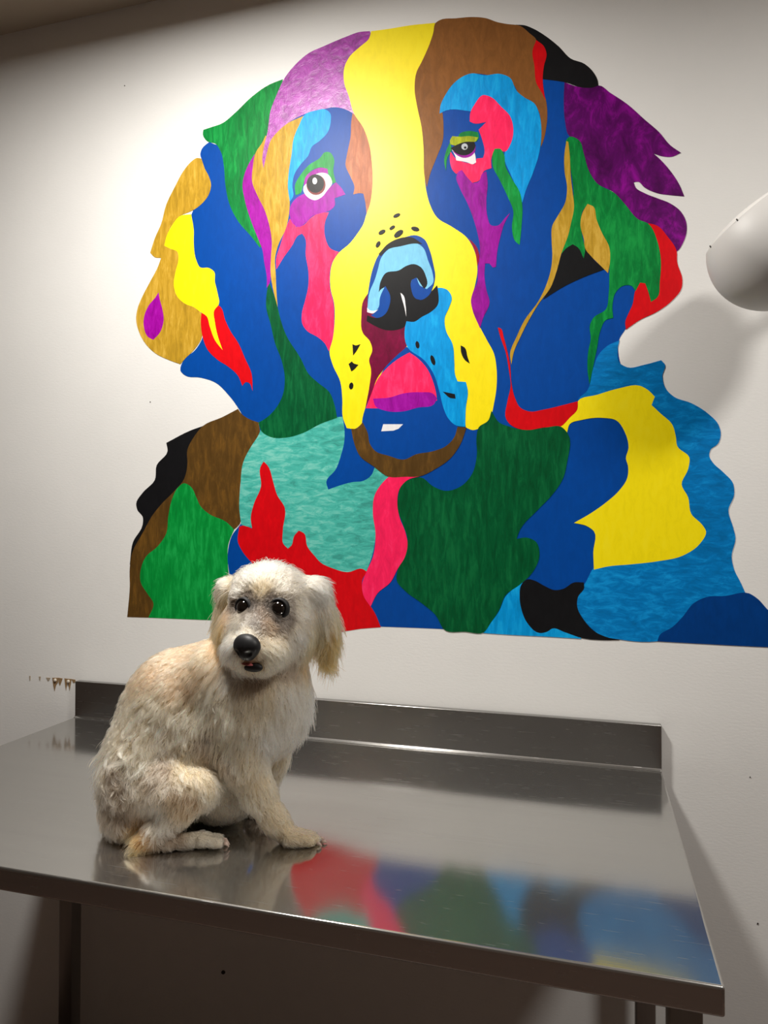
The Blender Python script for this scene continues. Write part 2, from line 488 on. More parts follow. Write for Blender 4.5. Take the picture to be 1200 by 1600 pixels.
patch('gold_patch', 'gold', [(308,247),(315,248),(320,263),(327,277),(330,288),(327,303),(317,317),(303,328),(292,333),(282,337),(268,353),(260,370),(257,383),(267,389),(277,393),(279,407),(275,423),(272,447),(277,463),(290,475),(303,480),(314,488),(315,510),(316,525),(303,547),(290,560),(282,569),(263,562),(243,552),(230,540),(218,520),(213,500),(215,483),(223,463),(235,440),(247,417),(252,403),(242,402),(235,395),(242,373),(252,350),(260,320),(273,293),(290,263),(300,252)])
patch('red_patch', 'red', [(315,489),(314,503),(317,527),(325,547),(340,562),(357,573),(372,587),(379,603),(384,597),(389,598),(395,611),(393,583),(383,560),(373,537),(360,517),(352,500),(345,480),(340,476),(335,483)])
patch('yellow_patch', 'yellow', [(299,335),(283,337),(268,354),(260,371),(257,384),(267,389),(277,393),(279,407),(275,423),(272,447),(277,463),(290,475),(303,480),(314,488),(323,494),(328,510),(337,533),(348,547),(340,523),(336,503),(335,485),(342,476),(340,457),(336,440),(335,425),(327,419),(313,418),(307,407),(303,380),(303,360)])
patch('purple_drop', 'magenta', [(248,457),(250,468),(254,483),(256,500),(250,520),(240,531),(232,527),(225,510),(226,493),(233,477),(243,465)])
patch('black_patch', 'black', [(806,39),(820,40),(833,45),(853,57),(873,73),(892,92),(913,100),(927,113),(934,127),(935,135),(927,138),(908,137),(887,130),(848,124),(845,100),(835,70),(815,55)])
patch('purple_patch', 'purple', [(882,129),(881,160),(883,190),(890,213),(903,218),(910,237),(918,265),(933,287),(958,300),(977,320),(997,343),(1013,350),(1040,366),(1056,394),(1059,392),(1067,380),(1073,360),(1072,347),(1063,330),(1047,318),(1027,310),(1007,302),(993,293),(990,285),(997,284),(1007,293),(1027,302),(1047,305),(1069,307),(1062,290),(1047,267),(1030,248),(1021,240),(1033,244),(1050,245),(1064,239),(1047,227),(1030,207),(1007,187),(980,163),(953,145),(936,134),(927,137),(908,137)])
patch('brown_patch', 'brown', [(681,36),(687,32),(713,29),(740,27),(760,29),(777,35),(793,38),(813,41),(827,52),(838,63),(834,78),(835,103),(841,133),(852,153),(855,173),(853,203),(848,223),(845,230),(846,200),(840,170),(830,158),(813,150),(803,133),(793,120),(773,119),(737,116),(713,127),(697,147),(690,167),(692,180),(693,197),(692,220),(682,247),(672,273),(667,293),(664,280),(662,233),(659,200),(652,167),(648,140),(651,113),(659,97),(671,70),(677,52)])
patch('red_patch', 'red', [(838,63),(832,80),(835,103),(838,130),(848,148),(852,158),(848,123),(850,103),(854,85),(850,73)])
patch('sky_blue_patch', 'sky', [(687,178),(688,167),(697,147),(713,127),(737,115),(757,118),(783,116),(797,122),(807,142),(820,153),(835,162),(843,180),(846,207),(843,237),(833,270),(822,297),(816,317),(810,300),(798,273),(788,247),(790,230),(785,200),(765,180),(733,174),(697,173)])
patch('pink_patch', 'pink', [(755,149),(767,152),(783,167),(797,182),(802,200),(797,227),(790,237),(780,236),(772,238),(768,247),(768,263),(757,267),(748,283),(738,286),(730,277),(722,266),(713,272),(708,267),(703,250),(704,237),(712,248),(730,255),(742,257),(745,248),(755,247),(757,240),(753,217),(748,203),(760,191),(740,193),(734,190),(735,177),(742,163)])
patch('magenta_patch', 'magenta', [(717,268),(713,277),(718,293),(730,317),(740,343),(748,373),(750,386),(749,403),(747,420),(746,440),(738,460),(736,470),(738,483),(750,513),(755,497),(765,473),(760,453),(757,430),(758,412),(765,412),(770,418),(775,417),(777,393),(782,370),(788,350),(797,333),(790,340),(777,353),(767,352),(762,340),(760,313),(762,287),(760,268),(755,270),(747,285),(738,286),(730,277),(722,266)])
patch('crimson_sliver', 'crimson', [(732,372),(742,392),(746,416),(749,403),(746,388)])
patch('green_patch', 'lightgreen', [(770,240),(773,233),(782,233),(787,240),(790,260),(800,280),(812,300),(816,320),(815,353),(812,383),(805,377),(800,357),(802,330),(793,307),(780,280),(770,260)])
patch('green_eyelid', 'green', [(717,211),(733,205),(747,207),(748,217),(744,222),(730,216),(716,217)])
patch('olive_eyelid', 'olive', [(703,220),(707,213),(720,214),(733,213),(747,215),(744,221),(730,222),(713,228),(704,226)])
patch('green_wisp', 'green', [(703,223),(697,237),(694,253),(697,267),(699,247),(706,233)])
patch('eye_white', 'white', [(706,234),(712,246),(713,251),(730,254),(739,257),(744,254),(742,240),(738,232)])
patch('magenta_lid', 'magenta', [(707,236),(713,242),(724,247),(735,245),(742,238),(743,228),(735,236),(720,240)])
patch('pupil', 'black', [(704,232),(713,227),(728,222),(741,222),(743,228),(738,238),(728,243),(715,241)])
patch('eye_glint', 'grey', ell(726, 229.5, 5, 5))
patch('eye_glint_speck', 'black', ell(727, 231, 2, 2))
patch('sky_blue_patch', 'ocean', [(968,532),(965,547),(968,567),(980,574),(1007,570),(1033,563),(1039,570),(1035,587),(1040,607),(1053,620),(1080,630),(1107,647),(1122,663),(1126,680),(1122,693),(1110,703),(1108,713),(1113,722),(1130,738),(1145,755),(1147,773),(1138,797),(1145,823),(1149,840),(1143,870),(1147,890),(1157,910),(1165,928),(1130,950),(1070,985),(1040,1000),(1027,1002),(968,999),(940,993),(912,968),(900,945),(905,925),(915,910),(927,888),(1000,865),(1050,820),(1040,750),(1040,700),(1000,650),(905,634),(903,627),(918,610),(927,575),(935,555),(950,540)])
patch('yellow_patch', 'yellow', [(903,627),(933,617),(967,607),(1000,603),(1013,610),(1023,620),(1018,633),(1033,647),(1050,663),(1056,683),(1058,697),(1077,715),(1075,733),(1065,757),(1075,777),(1080,803),(1097,820),(1103,830),(1093,850),(1067,868),(1027,877),(983,882),(950,885),(928,890),(927,863),(928,830),(917,822),(897,817),(923,802),(947,785),(967,767),(980,747),(981,727),(978,717),(982,700),(977,677),(963,657),(943,653),(910,656),(890,663),(886,676),(872,665),(890,653),(900,642)])
patch('shaded_blue_patch', 'shaded_blue', [(1027,1002),(1030,993),(1050,980),(1067,963),(1083,943),(1103,933),(1133,931),(1170,927),(1183,935),(1197,950),(1206,960),(1216,985),(1226,1012),(1200,1011),(1100,1006)])
patch('sky_blue_patch', 'sky', [(816,910),(790,932),(780,955),(767,973),(755,989),(800,992),(860,995),(908,998),(905,985),(860,970),(830,940)])
patch('black_patch', 'black', [(825,905),(815,913),(812,933),(815,953),(823,972),(843,989),(855,987),(863,982),(883,988),(910,997),(940,1000),(968,1000),(947,995),(927,985),(912,968),(902,948),(903,933),(913,918),(912,910),(897,910),(880,920),(867,922),(850,915),(835,907)])
patch('black_patch', 'black', [(888,380),(878,397),(868,430),(855,457),(849,468),(883,447),(913,433),(945,421),(925,402),(917,385),(900,375)])
patch('red_patch', 'red', [(1013,349),(1027,353),(1043,370),(1057,392),(1058,410),(1066,437),(1065,450),(1050,470),(1027,487),(1000,500),(978,515),(977,503),(982,490),(988,477),(993,453),(1000,440),(1020,430),(1022,400),(1016,370)])
patch('green_patch', 'green', [(890,214),(885,219),(888,240),(892,267),(896,300),(895,330),(888,360),(878,388),(877,397),(885,388),(895,382),(903,387),(912,404),(914,393),(910,370),(907,350),(912,327),(920,319),(928,333),(937,357),(952,387),(952,427),(951,460),(947,483),(927,497),(922,507),(923,530),(919,550),(918,577),(921,601),(928,567),(933,543),(938,517),(947,500),(958,497),(957,477),(962,457),(973,447),(987,447),(993,455),(1000,442),(1008,443),(1013,457),(1017,472),(1027,465),(1031,440),(1032,400),(1027,377),(1013,350),(997,343),(977,320),(960,302),(933,287),(920,267),(912,240),(905,220),(897,215)])
patch('gold_leaf', 'gold', [(918,319),(910,333),(907,353),(912,373),(915,390),(923,400),(940,417),(950,427),(953,410),(952,387),(940,363),(932,343),(927,323)])
patch('gold_strip', 'gold', [(885,221),(882,240),(882,267),(886,293),(883,317),(872,337),(863,353),(862,377),(863,400),(861,420),(853,447),(840,473),(820,500),(807,527),(797,553),(799,570),(803,550),(813,527),(825,503),(843,473),(860,450),(870,423),(877,397),(888,367),(892,350),(897,323),(895,303),(892,277),(890,240),(888,222)])
patch('red_patch', 'red', [(778,512),(782,527),(790,550),(795,577),(798,603),(793,627),(791,655),(797,663),(820,672),(850,668),(877,666),(890,653),(902,640),(903,627),(880,633),(850,640),(827,643),(813,637),(804,620),(799,597),(797,570),(793,550),(787,527),(782,513)])
patch('dark_green_patch', 'darkgreen', [(768,642),(763,657),(748,668),(745,680),(745,713),(738,740),(720,760),(697,767),(677,760),(658,746),(643,748),(628,758),(622,777),(622,797),(630,820),(637,843),(633,870),(622,890),(620,907),(633,923),(660,943),(680,960),(696,985),(727,987),(756,988),(767,973),(780,953),(790,930),(813,913),(833,893),(843,867),(838,847),(823,840),(807,842),(813,827),(840,797),(863,773),(880,747),(886,723),(887,677),(877,667),(853,668),(823,672),(797,667),(780,660)])
patch('pink_strip', 'pink', [(608,745),(595,758),(586,773),(583,803),(587,833),(583,870),(572,895),(566,913),(568,930),(579,948),(590,927),(610,910),(622,888),(633,870),(637,850),(633,830),(625,810),(621,787),(625,763),(637,750),(657,744)])
patch('blue_chin', 'blue', [(634,541),(618,557),(600,577),(585,610),(571,638),(566,660),(572,690),(600,715),(632,722),(660,712),(700,700),(717,668),(702,655),(692,632),(687,612),(677,582),(660,560)])
patch('maroon_patch', 'maroon', [(575,459),(568,470),(565,493),(567,520),(578,533),(582,547),(577,563),(580,577),(578,600),(571,638),(580,617),(590,590),(603,573),(623,553),(634,543),(636,500),(625,480),(600,475)])
patch('sky_blue_patch', 'sky', [(685,450),(700,454),(706,465),(702,480),(695,497),(697,517),(707,537),(710,567),(711,585),(715,596),(728,597),(731,610),(728,637),(727,667),(713,665),(700,653),(693,637),(687,613),(677,583),(663,563),(637,543),(635,503),(650,480),(670,460)])
patch('pink_mouth', 'pink', [(640,551),(627,558),(603,577),(590,593),(580,617),(572,638),(600,638),(683,626),(682,617),(677,597),(668,577),(653,560)])
patch('purple_lip', 'magenta', [(583,623),(610,621),(630,615),(657,613),(678,616),(683,623),(678,632),(653,637),(630,643),(603,642),(587,635)])
patch('umber_beard', 'umber', [(549,670),(553,690),(563,713),(583,728),(608,745),(633,745),(657,744),(680,733),(703,717),(720,693),(729,668),(715,667),(710,683),(697,697),(677,705),(650,710),(632,718),(607,712),(587,705),(578,693),(575,677),(567,660),(556,670)])
patch('white_glint', 'white', [(599,663),(630,663),(623,670),(615,673),(596,674)], False)
patch('blue_nose_arch', 'blue', [(575,462),(577,447),(582,423),(593,397),(610,380),(633,371),(650,368),(663,374),(671,390),(677,413),(680,432),(677,447),(657,470),(620,480),(590,490),(575,488)])
patch('pale_blue_nose', 'pale', [(578,456),(586,437),(591,420),(596,403),(610,388),(633,382),(650,380),(661,387),(669,407),(676,427),(677,442),(667,452),(640,440),(606,440),(594,465),(591,482),(583,488),(574,484)])
patch('black_nose_brow', 'black', [(592,397),(607,381),(627,372),(643,371),(661,382),(647,381),(627,385),(607,390),(595,401)])
patch('white_glint', 'white', [(574,481),(574,488),(583,490),(591,484),(584,486),(578,485)])
patch('black_nose', 'black', [(592,457),(595,440),(603,427),(623,423),(637,415),(647,413),(658,418),(665,430),(667,447),(663,452),(657,443),(652,435),(643,440),(643,453),(650,467),(660,468),(670,460),(683,446),(685,457),(684,477),(673,488),(660,495),(647,503),(635,502),(633,510),(623,515),(603,516),(587,510),(573,502),(574,493),(587,497),(600,493),(608,480),(610,463),(603,448),(595,453)])
patch('blue_nostril', 'blue', [(602,447),(608,460),(608,480),(600,493),(588,497),(580,493),(592,484),(595,463)])
patch('blue_nostril', 'blue', [(643,438),(651,434),(657,447),(667,453),(678,445),(670,462),(657,469),(647,463)])
patch('white_line', 'white', [(626,458),(629,460),(634,478),(635,495),(632,480),(628,466)])
patch('whisker_spot', 'black', [(551,538),(556,540),(563,538),(556,550),(552,555)])
patch('whisker_spot', 'black', [(545,569),(550,565),(553,568),(560,570),(551,579),(549,580)])
patch('whisker_spot', 'black', ell(549, 603, 3.2, 5.5, 10, 8))
patch('whisker_spot', 'black', ell(652.5, 539, 3, 6, -10, 8))
patch('whisker_spot', 'black', ell(676.5, 563, 3.2, 8.5, -18, 8))
patch('whisker_spot', 'black', [(720,540),(726,543),(730,556),(734,568),(726,562),(721,552)])
patch('whisker_spot', 'black', [(692,612),(711,616),(712,623),(704,622)])
for (cx, cy, rx, ry, an) in ((620, 337, 6, 2.6, -25), (597, 363, 6, 3, -30), (613, 356, 5, 2.4, -35), (623, 365.5, 8.5, 4, -38), (649, 358, 6.5, 3.3, 12), (591, 382, 5.5, 2.8, -60)):
    patch('whisker_spot', 'black', ell(cx, cy, rx, ry, an, 9))

# ------------------------------------------------------------------ lamp head beside the mural
LY = -0.22
lc = on_y(1207, 388, LY)
dep_l = float((lc - CAM) @ FW)
RL = 95 * dep_l / FPX
ax = Vector(RT * -0.58 + UP * 0.80 + FW * 0.14).normalized()       # where the opening points
lamp = empty('lamp_head', (float(lc[0]), float(lc[1]), float(lc[2]) - RL))
tag(lamp, 'round white lamp head mounted beside the mural at picture edge', 'lamp')
MAT_LAMP = plain('white_enamel', rgb(200, 198, 195), 0.5)
MAT_KNOB = plain('dark_knob', rgb(70, 68, 66), 0.5)
o3 = tuple(float(v) for v in lc)
cut = 0.62
prof = [(RL * math.sin(math.pi * k / 40), -RL * math.cos(math.pi * k / 40)) for k in range(0, 41) if -math.cos(math.pi * k / 40) <= cut]
re = math.sqrt(1 - cut * cut) * RL
prof += [(re, cut * RL), (re - 0.003, cut * RL + 0.001), (re - 0.006, cut * RL - 0.004)]
bm_obj('shade', lathe_bm(prof, 64, o3, ax), MAT_LAMP, lamp, True)
bm_obj('lens', lathe_bm([(re - 0.004, cut * RL - 0.004), (re * .9, cut * RL + 0.004), (re * .7, cut * RL + 0.010), (re * .4, cut * RL + 0.015), (0, cut * RL + 0.017)], 48, o3, ax), plain('frosted_lens', rgb(222, 220, 216), 0.4), lamp, True)
qa = Vector((0, 0, 1)).rotation_difference(ax)
for k in range(8):
    a = 2 * math.pi * k / 8 + 0.3
    c = Vector(o3) + qa @ Vector(((re + 0.001) * math.cos(a), (re + 0.001) * math.sin(a), cut * RL))
    bm_obj('clip', lathe_bm([(0, -.003), (0.0014, -.002), (0.0014, .002), (0, .003)], 8, c, ax), MAT_KNOB, lamp, True)
# screw knob on the underside, arm and wall bracket
kn = Vector(lc) + (Vector(RT) * -0.09 - Vector(UP) * 0.87 - Vector(FW) * 0.48).normalized() * RL * 0.985
ka = (kn - Vector(lc)).normalized()
bm_obj('knob', lathe_bm([(0, -.004), (0.011, -.004), (0.012, .004), (0.010, .010), (0, .011)], 20, kn, ka), MAT_KNOB, lamp, True)
a0 = Vector(lc) + Vector((RL * 0.9, 0.0, RL * 0.3))
arm = [a0 + Vector((t * 0.42, t * 0.06, 0.10 * t + 0.08 * math.sin(math.pi * t))) for t in [k / 12 for k in range(13)]]
bm_obj('arm', tube_bm(arm, 0.012), MAT_LAMP, lamp, True)
e_ = arm[-1]
bm_obj('bracket', lathe_bm([(0, 0.0), (0.045, 0.0), (0.045, 0.012), (0.02, 0.03), (0.016, abs(e_.y) + 0.005), (0, abs(e_.y) + 0.006)], 32, (e_.x, 0.0, e_.z), (0, -1, 0)), MAT_LAMP, lamp, True)

# ------------------------------------------------------------------ marks on the wall
MAT_RUST = plain('rust', rgb(140, 112, 76), 0.8)
MAT_RUST2 = plain('rust_pale', rgb(165, 150, 130), 0.8)
MAT_PLUG = plain('wall_plug', rgb(205, 196, 180), 0.7)


def wall_mark(name, pts, mat, y=-0.0012):
    f = [on_y(px, py, 0.0) for px, py in pts]
    bm = bmesh.new()
    a = [bm.verts.new((p[0], y, p[2])) for p in f]
    b_ = [bm.verts.new((p[0], 0.0, p[2])) for p in f]
    bm.faces.new(a)
    for i in range(len(a)):
        j = (i + 1) % len(a)
        bm.faces.new((a[j], a[i], b_[i], b_[j]))
    bmesh.ops.recalc_face_normals(bm, faces=bm.faces)
    return bm_obj(name, bm, mat, wall_back)


for pts in ([(82,1059),(92,1059),(91,1066),(88,1070),(85.5,1080),(83.5,1070)], [(92,1059),(98,1060),(96,1066),(94,1071),(92,1066)], [(101,1060),(112,1061),(111,1068),(109,1079),(107,1069),(105.5,1066),(103.5,1079),(102,1070)], [(112,1061),(118,1062),(118,1066),(115,1067)]):
    wall_mark('rust_stain', pts, MAT_RUST)
for pts in ([(72.5,1058.5),(79,1059),(77,1063),(75.5,1064),(74,1062)], [(61,1057),(64,1057),(63,1063),(62,1063)], [(46,1056),(48,1056),(47.6,1063),(46.6,1063)]):
    wall_mark('rust_stain', pts, MAT_RUST2)
for (cx, cy) in ((87, 1062.5), (107.5, 1064.5)):
    c = on_y(cx, cy, 0)
    bm_obj('wall_plug', lathe_bm([(0.0046, 0), (0.0044, 0.004), (0.003, 0.005), (0, 0.005)], 14, (c[0], 0, c[2]), (0, -1, 0)), MAT_PLUG, wall_back, True)
for (cx, cy, r_) in ((349, 1519, 3.2), (1184, 1443, 1.4), (195, 134, .7), (1172, 1214, .9), (1042, 462, .7), (235, 628, .7)):
    wall_mark('nail_hole', ell(cx, cy, r_, r_, 0, 10), plain('hole_dark', rgb(60, 52, 46), .9))

# ------------------------------------------------------------------ the dog
def pxr(dep):
    return dep / FPX


class Sdf:
    def __init__(self): self.prims = []
    def ball(self, px, py, dep, rx, ry, rd, ang=0.0, k=0.02):
        """ellipsoid; rx, ry in picture pixels at that depth, rd in metres; ang turns it in the picture plane"""
        s = pxr(dep); a = math.radians(ang)
        e1 = RT * math.cos(a) - UP * math.sin(a)
        e2 = RT * math.sin(a) + UP * math.cos(a)
        self.prims.append(('e', V(px, py, dep), np.stack([e1, e2, FW]), np.array([rx * s, ry * s, rd]), k))
        return self
    def cone(self, a, b, k=0.015):
        """tapered capsule between (px, py, depth, radius px) ends"""
        pa, pb = V(*a[:3]), V(*b[:3])
        self.prims.append(('c', pa, pb, a[3] * pxr(a[2]), b[3] * pxr(b[2]), k))
        return self
    def chain(self, pts, k=0.015):
        for a, b_ in zip(pts[:-1], pts[1:]): self.cone(a, b_, k)
        return self
    def __call__(self, p):
        d = None
        for pr in self.prims:
            if pr[0] == 'e':
                q = (p - pr[1]) @ pr[2].T
                k0 = np.linalg.norm(q / pr[3], axis=-1)
                k1 = np.linalg.norm(q / (pr[3] ** 2), axis=-1) + 1e-9
                v = k0 * (k0 - 1.0) / k1
                v = np.where(k0 < 1e-3, -pr[3].min(), v)
            else:
                ab = pr[2] - pr[1]
                t = np.clip(((p - pr[1]) @ ab) / (ab @ ab), 0, 1)
                v = np.linalg.norm(p - (pr[1] + t[..., None] * ab), axis=-1) - (pr[3] + (pr[4] - pr[3]) * t)
            if d is None:
                d = v
            else:
                k = pr[-1]
                h = np.clip(0.5 + 0.5 * (d - v) / k, 0, 1)
                d = d * (1 - h) + v * h - k * h * (1 - h)
        return d


dog_sdf = Sdf()
S = dog_sdf
# trunk
S.ball(292, 1118, 1.30, 100, 106, 0.082, 0, 0.03)
S.ball(238, 1205, 1.295, 78, 88, 0.095, 0, 0.05)
S.ball(405, 1095, 1.275, 74, 88, 0.080, 0, 0.05)
S.ball(345, 1150, 1.285, 80, 60, 0.075, -25, 0.04)
# neck
S.cone((395, 1080, 1.28, 70), (420, 1000, 1.265, 62), 0.04)
S.ball(345, 1050, 1.295, 58, 50, 0.070, 0, 0.03)
# rump bottom
S.ball(225, 1265, 1.285, 58, 42, 0.085, 0, 0.03)
# near thigh and knee
S.ball(262, 1232, 1.225, 62, 50, 0.045, -14, 0.016)
S.cone((270, 1235, 1.215, 40), (312, 1230, 1.205, 30), 0.012)
S.cone((312, 1236, 1.202, 29), (246, 1300, 1.190, 19), 0.010)
# near hind foot: hock on the table, toes forward
S.chain([(216, 1321, 1.186, 11), (262, 1316, 1.192, 12), (318, 1312, 1.203, 12)], 0.008)
S.cone((240, 1300, 1.190, 16), (218, 1318, 1.187, 12), 0.01)
for (ty, td) in ((1317, 1.193), (1315, 1.205), (1311, 1.217)):
    S.cone((314, ty - 3, td, 9), (342, ty, td, 7.8), 0.003)
# far hind leg
S.cone((262, 1245, 1.35, 40), (330, 1235, 1.36, 30), 0.02)
S.chain([(300, 1262, 1.345, 12), (372, 1266, 1.335, 12)], 0.008)
# belly between the legs
S.ball(338, 1232, 1.29, 42, 52, 0.05, 0, 0.03)
S.ball(364, 1252, 1.285, 32, 27, 0.04, 0, 0.02)
# near foreleg
S.chain([(388, 1130, 1.232, 44), (380, 1185, 1.228, 36), (402, 1238, 1.222, 25), (428, 1280, 1.220, 19), (452, 1308, 1.221, 15)], 0.014)
for (ty, td, tx) in ((1316, 1.206, 486), (1314, 1.220, 494), (1309, 1.234, 490)):
    S.cone((452, ty - 6, td, 12), (tx - 2, ty - 1, td, 8.6), 0.004)
# far foreleg
S.chain([(425, 1120, 1.315, 42), (424, 1185, 1.325, 24), (412, 1240, 1.33, 17), (398, 1266, 1.332, 13)], 0.014)
S.cone((398, 1266, 1.330, 12), (420, 1271, 1.325, 10), 0.008)
# tail curled against the rump
S.chain([(222, 1262, 1.225, 15), (192, 1246, 1.215, 15), (182, 1212, 1.222, 15), (194, 1182, 1.228, 13)], 0.008)

head = Sdf()
H = head
H.ball(428, 950, 1.265, 62, 60, 0.076, 0, 0.02)
H.ball(415, 912, 1.250, 46, 26, 0.050, 5, 0.03)
# cheeks and muzzle
H.ball(438, 985, 1.235, 46, 44, 0.055, 0, 0.03)
H.ball(372, 985, 1.235, 28, 36, 0.045, 0, 0.03)
H.cone((412, 975, 1.215, 38), (388, 1010, 1.165, 24), 0.025)
H.ball(373, 1016, 1.182, 24, 22, 0.030, 15, 0.014)
H.ball(420, 1016, 1.188, 31, 26, 0.036, -12, 0.016)
H.ball(400, 1034, 1.195, 33, 17, 0.034, 0, 0.016)
H.ball(398, 975, 1.190, 18, 14, 0.02, 0, 0.02)
# brows
H.ball(436, 930, 1.214, 22, 10, 0.012, 4, 0.025)
H.ball(379, 930, 1.222, 16, 9, 0.012, -6, 0.025)
skull = Sdf(); skull.prims = list(head.prims)
# ears
H.ball(487, 920, 1.272, 20, 18, 0.030, 0, 0.02)
H.ball(504, 972, 1.268, 21, 60, 0.020, -9, 0.018)
H.ball(360, 922, 1.295, 16, 18, 0.026, 0, 0.016)
H.ball(351, 970, 1.292, 15, 58, 0.018, 5, 0.014)
for pr in head.prims: S.prims.append(pr)


def surface_nets(f, lo, hi, cell):
    n = np.ceil((hi - lo) / cell).astype(int) + 1
    ax_ = [lo[i] + cell * np.arange(n[i]) for i in range(3)]
    vals = np.empty(n, np.float32)
    for i in range(n[0]):
        yy, zz = np.meshgrid(ax_[1], ax_[2], indexing='ij')
        pts = np.stack([np.full_like(yy, ax_[0][i]), yy, zz], -1)
        vals[i] = f(pts.reshape(-1, 3)).reshape(yy.shape)
    ins = vals < 0
    c8 = [(a, b_, c) for a in (0, 1) for b_ in (0, 1) for c in (0, 1)]
    def sl(A, o): return A[o[0]:A.shape[0] - 1 + o[0], o[1]:A.shape[1] - 1 + o[1], o[2]:A.shape[2] - 1 + o[2]]
    cnt = sum(sl(ins, o).astype(np.int8) for o in c8)
    act = (cnt > 0) & (cnt < 8)
    idx = -np.ones(act.shape, np.int64)
    cells = np.argwhere(act)
    idx[act] = np.arange(len(cells))
    acc = np.zeros((len(cells), 3)); num = np.zeros(len(cells))
    for a in range(8):
        for b_ in range(a + 1, 8):
            oa, ob = np.array(c8[a]), np.array(c8[b_])
            if np.abs(oa - ob).sum() != 1: continue
            va = vals[tuple((cells + oa).T)]; vb = vals[tuple((cells + ob).T)]
            m = (va < 0) != (vb < 0)
            t = np.where(m, va / (va - vb + 1e-12), 0)
            p = oa + (ob - oa) * t[:, None]
            acc[m] += p[m]; num[m] += 1
    verts = lo + cell * (cells + acc / num[:, None])
    faces = []
    for axis in range(3):
        o1, o2 = [(1, 2), (2, 0), (0, 1)][axis]
        e = [0, 0, 0]; e[axis] = 1
        s0 = ins[:vals.shape[0] - e[0], :vals.shape[1] - e[1], :vals.shape[2] - e[2]]
        s1 = ins[e[0]:, e[1]:, e[2]:]
        ed = np.argwhere(s0 != s1)
        ok = (ed[:, o1] > 0) & (ed[:, o2] > 0) & (ed[:, o1] < act.shape[o1]) & (ed[:, o2] < act.shape[o2]) & (ed[:, axis] < act.shape[axis])
        ed = ed[ok]
        d1 = np.zeros(3, int); d1[o1] = 1
        d2 = np.zeros(3, int); d2[o2] = 1
        q = np.stack([idx[tuple((ed - d1 - d2).T)], idx[tuple((ed - d2).T)], idx[tuple(ed.T)], idx[tuple((ed - d1).T)]], 1)
        flip = ins[tuple(ed.T)]
        q[~flip] = q[~flip][:, ::-1]
        faces.append(q)
    return verts, np.concatenate(faces)


def body_sdf(p):
    d = dog_sdf(p)
    return np.maximum(d, (TZ + 0.0012) - p[:, 2])          # flattened where it rests on the steel


lo = np.array([0.50, -0.78, TZ - 0.006]); hi = np.array([1.02, -0.30, TZ + 0.56])
bv, bf = surface_nets(body_sdf, lo, hi, 0.0042)
me = bpy.data.meshes.new('body')
me.from_pydata(bv.tolist(), [], bf.tolist())
me.update()
for p in me.polygons: p.use_smooth = True

dog = empty('dog', (float(V(300, 1300, 1.25)[0]), float(V(300, 1300, 1.25)[1]), TZ))
tag(dog, 'small cream-coloured dog with tan ears sitting on the steel table', 'dog')
m_skin, nt, b = nodes_of('dog_skin')
n_ = noise(nt, coords(nt), 60, 4)
nt.links.new(ramp(nt, n_, [(0.3, rgb(150, 132, 112)), (0.7, rgb(182, 162, 140))]), b.inputs['Base Color'])
b.inputs['Roughness'].default_value = 0.8
body = link('body', me, m_skin, dog)


def grad(f, p, h=0.0015):
    g = np.stack([f(p + np.eye(3)[i] * h) - f(p - np.eye(3)[i] * h) for i in range(3)], -1)
    return g / (np.linalg.norm(g, axis=-1, keepdims=True) + 1e-12)


def hit(px, py, f=skull, start=0.95):
    d = ray(px, py); d = d / np.linalg.norm(d)
    t = start
    for _ in range(80):
        v = float(f((CAM + d * t)[None])[0])
        if v < 1e-4: break
        t += v * 0.8
    p = CAM + d * t
    return p, grad(f, p[None])[0]


def ellipsoid_obj(name, c, axes, radii, mat, parent, seg=24):
    bm = bmesh.new()
    bmesh.ops.create_uvsphere(bm, u_segments=seg, v_segments=seg // 2, radius=1.0)
    A = np.stack(axes, 1)
    for v in bm.verts:
        v.co = Vector(c + A @ (np.array(v.co) * np.array(radii)))
    bmesh.ops.recalc_face_normals(bm, faces=bm.faces)
    return bm_obj(name, bm, mat, parent, True)


def unit(v):
    v = np.array(v, float)
    return v / np.linalg.norm(v)


MAT_EYE = plain('dog_eye', (0.006, 0.004, 0.003, 1), 0.06, 0, 1.0)
MAT_NOSE = plain('dog_nose', (0.009, 0.009, 0.010, 1), 0.5)
MAT_LIP = plain('dog_lip', (0.008, 0.007, 0.007, 1), 0.6)
MAT_TONGUE = plain('dog_tongue', rgb(176, 92, 92), 0.4)
MAT_CLAW = plain('dog_claw', rgb(205, 180, 165), 0.4)
MAT_PAD = plain('dog_pad', rgb(42, 34, 32), 0.7)

FACE = unit(-FW * 0.86 - RT * 0.46 - UP * 0.16)              # where the muzzle points
FSIDE = unit(np.cross(UP, FACE)); FSIDE = FSIDE if FSIDE @ RT > 0 else -FSIDE
FUP = unit(np.cross(FACE, FSIDE)); FUP = FUP if FUP @ UP > 0 else -FUP

masks = []      # (centre, outward axis, radius) where no strand may grow or hang
for (ex, ey, er) in ((438, 949, 0.0155), (379, 947, 0.0145)):
    p, n = hit(ex, ey)
    c = p - n * er * 0.45
    ellipsoid_obj('eye', c, [FSIDE, FUP, FACE], [er, er * 0.98, er], MAT_EYE, dog)
    masks.append((c, unit(n + (-FW) * 1.5), er * 0.93))
    q = Vector((0, 0, 1)).rotation_difference(Vector(unit(n * 0.6 + FACE)))
    lid = lathe_bm([(er * 0.86, er * 0.50), (er * 1.0, er * 0.62), (er * 1.16, er * 0.46), (er * 1.22, er * 0.10)], 28, c, unit(n * 0.6 + FACE))
    bm_obj('eyelid', lid, MAT_LIP, dog, True)
